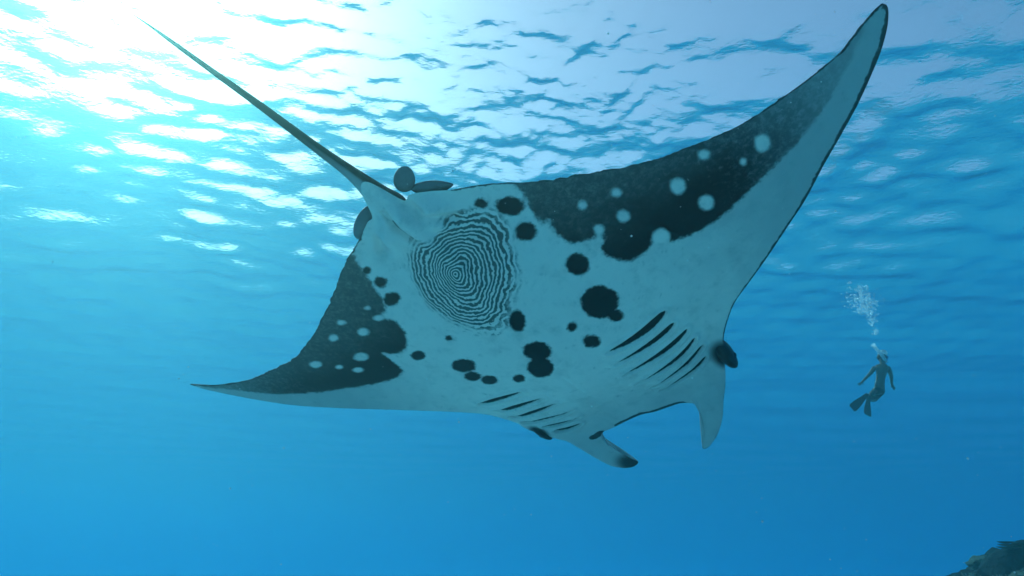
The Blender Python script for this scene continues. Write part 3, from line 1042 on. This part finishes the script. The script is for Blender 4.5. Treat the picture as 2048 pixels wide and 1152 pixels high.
    bmesh.ops.create_icosphere(bm, subdivisions=3, radius=1)
    for v in bm.verts:
        v.co = cp + Vector((v.co.x * .125 - .02, v.co.y * .135 - .02, max(-.35, v.co.z) * .105 + .02))
    bm_obj('cap', bm, white, root)
    # mask: skirt, frame and blue lens facing right
    mk = L(1785, 714, .06)
    skirt = plain('mask_skirt', (.05, .16, .30), .4, .4, .2, 10)
    tl = NT('mask_lens'); tl.principled((.05, .28, .48), .06, .6)
    bm = bmesh.new()
    bmesh.ops.create_cube(bm, size=1)
    bmesh.ops.bevel(bm, geom=bm.edges[:], offset=.2, segments=3, affect='EDGES')
    for v in bm.verts: v.co = mk + Vector((v.co.x * .07, v.co.y * .17, v.co.z * .09))
    mo = bm_obj('diving_mask', bm, skirt, root)
    bm = bmesh.new()
    bmesh.ops.create_cube(bm, size=1)
    bmesh.ops.bevel(bm, geom=bm.edges[:], offset=.15, segments=2, affect='EDGES')
    for v in bm.verts: v.co = mk + Vector((v.co.x * .02 + .03, v.co.y * .15, v.co.z * .07))
    bm_obj('lens', bm, tl.m, mo)
    # strap round the back of the head
    ang = np.linspace(0, 2 * math.pi, 33)
    ring = [tuple(hd + Vector((math.cos(a) * .117 - .012, math.sin(a) * .125 - .018, .02 * math.cos(a)))) for a in ang]
    V, F = tube(np.array(ring), [.010] * 33, 6)
    mesh_obj('strap', [tuple(v) for v in V], [tuple(f) for f in F], rubber, mo)
    # snorkel: mouthpiece end, bent tube and collar
    sp = [L(1783, 721, .06), L(1778, 722, -.04), L(1774, 716, -.09), L(1771, 709, -.07), L(1767, 702, -.05), L(1763, 695, -.04), L(1760, 690.5, -.04)]
    q = np.array([tuple(p) for p in sp])
    fi = np.linspace(0, len(q) - 1.001, 30)
    c = catmull(q, fi.astype(int), fi - fi.astype(int))
    V, F = tube(c, [.046] * 30, 12)
    so = mesh_obj('snorkel', [tuple(v) for v in V], [tuple(f) for f in F], white, root)
    e0, e1 = L(1761.5, 692.5, -.04), L(1758.2, 688, -.04)
    V, F = tube(np.array([tuple(e0), tuple(e0.lerp(e1, .5)), tuple(e1)]), [.046, .066, .060], 12)
    mesh_obj('splash_guard', [tuple(v) for v in V], [tuple(f) for f in F], white, so)
    # swim fins: foot pocket and ribbed blade
    for a, b, wide in ((L(1722, 794.5, -.11), L(1688, 819, -.30), Vector((.55, .30, .78))), (L(1729, 800.5, -.07), L(1715.5, 833, -.18), Vector((.93, .30, .2)))):
        d = (b - a).normalized()
        wv = (wide - d * wide.dot(d)).normalized()
        nv = d.cross(wv).normalized()
        Lf = (b - a).length
        V, F = [], []
        n = 22
        for i in range(n):
            s = i / (n - 1)
            w = (.055 + .015 * s / .3) if s < .3 else .070 + .045 * math.sin(min(1, (s - .3) / .6) * math.pi / 2)
            if s > .93: w *= math.sqrt(max(0, 1 - ((s - .93) / .075) ** 2)) * .35 + .62
            h = .042 * (1 - s / .32) + .010 if s < .3 else .0125 * (1.15 - s)
            c0 = a - d * .10 + d * (Lf + .10) * s + nv * (.05 * s * s)
            for k in range(14):
                an = 2 * math.pi * k / 14
                rib = .010 if (s > .3 and abs(math.cos(an)) > .85) else 0
                V.append(tuple(c0 + wv * w * math.cos(an) + nv * (h + rib) * math.sin(an)))
        for i in range(n - 1):
            for k in range(14):
                F.append((i * 14 + k, i * 14 + (k + 1) % 14, (i + 1) * 14 + (k + 1) % 14, (i + 1) * 14 + k))
        F.append(tuple(range(14))[::-1]); F.append(tuple((n - 1) * 14 + k for k in range(14)))
        mesh_obj('swim_fin', V, F, rubber, root)
build_diver()

# ------------------------------------------------------------------ bubbles and drifting specks
def ico():
    bm = bmesh.new()
    bmesh.ops.create_icosphere(bm, subdivisions=1, radius=1)
    v = np.array([tuple(x.co) for x in bm.verts]); f = np.array([[q.index for q in p.verts] for p in bm.faces])
    bm.free()
    return v, f

def blobs(name, centres, radii, mat, squash=(1, 1, 1)):
    v, f = ico()
    n = len(centres)
    V = (v[None] * radii[:, None, None] * np.array(squash)[None, None] + centres[:, None]).reshape(-1, 3)
    F = (f[None] + (np.arange(n) * len(v))[:, None, None]).reshape(-1, 3)
    return mesh_obj(name, V, F, mat)

def build_bubbles():
    t = NT('air_bubble')
    # thin-walled pockets of air: mostly clear, with a bright translucent skin and a glint
    gl = t.n('ShaderNodeBsdfGlossy'); gl.inputs['Roughness'].default_value = .15
    tl = t.n('ShaderNodeBsdfTranslucent'); tl.inputs[0].default_value = (.97, .98, .98, 1)
    cl = t.n('ShaderNodeBsdfTransparent')
    m1 = t.n('ShaderNodeMixShader'); m1.inputs[0].default_value = .35
    m2 = t.n('ShaderNodeMixShader'); m2.inputs[0].default_value = .62
    t.t.links.new(tl.outputs[0], m1.inputs[1]); t.t.links.new(gl.outputs[0], m1.inputs[2])
    t.t.links.new(m1.outputs[0], m2.inputs[1]); t.t.links.new(cl.outputs[0], m2.inputs[2])
    t.t.links.new(m2.outputs[0], t.out.inputs['Surface'])
    c, r = [], []
    g = random.Random(4)
    lobes = [(1722, 577, 7, 5, 160), (1724, 588, 11, 8, 220), (1720, 603, 16, 10, 360), (1738, 607, 18, 9, 360), (1730, 621, 13, 7, 260),
             (1742, 632, 8, 8, 170), (1745, 645, 5, 7, 110), (1751, 663, 4, 5, 80), (1699, 572, 6, 8, 40), (1697, 588, 7, 5, 22), (1733, 584, 14, 12, 40)]
    for px, py, sx, sy, n in lobes:
        for _ in range(int(n * .6)):
            q = at(px + g.gauss(0, sx * .78), py + g.gauss(0, sy * .78), 19 + g.gauss(0, .22))
            c.append(tuple(q)); r.append(min(.045, .006 + abs(g.gauss(0, .010))))
    o = blobs('bubbles', np.array(c), np.array(r), t.m, (1.15, 1.15, .8))
    tag(o, 'rising cloud of small air bubbles above the snorkel', 'bubbles', kind='stuff')
build_bubbles()

def build_specks():
    t = NT('drifting_speck')
    t.principled((.75, .76, .72), .7, .2)
    g = np.random.default_rng(3)
    n = 1700
    dep = 1.6 + 11 * g.random(n) ** 1.2
    x = (g.random(n) - .5) * 1.6 * dep; y = (g.random(n) - .5) * 1.0 * dep
    P = np.array([tuple(CAM_M @ Vector((a, b, -d))) for a, b, d in zip(x, y, dep)])
    P = P[P[:, 2] < -.8]
    r = .0009 + .0022 * g.random(len(P)) ** 3
    o = blobs('suspended_particles', P, r, t.m)
    tag(o, 'tiny pale particles drifting in the water', 'particles', kind='stuff')
build_specks()
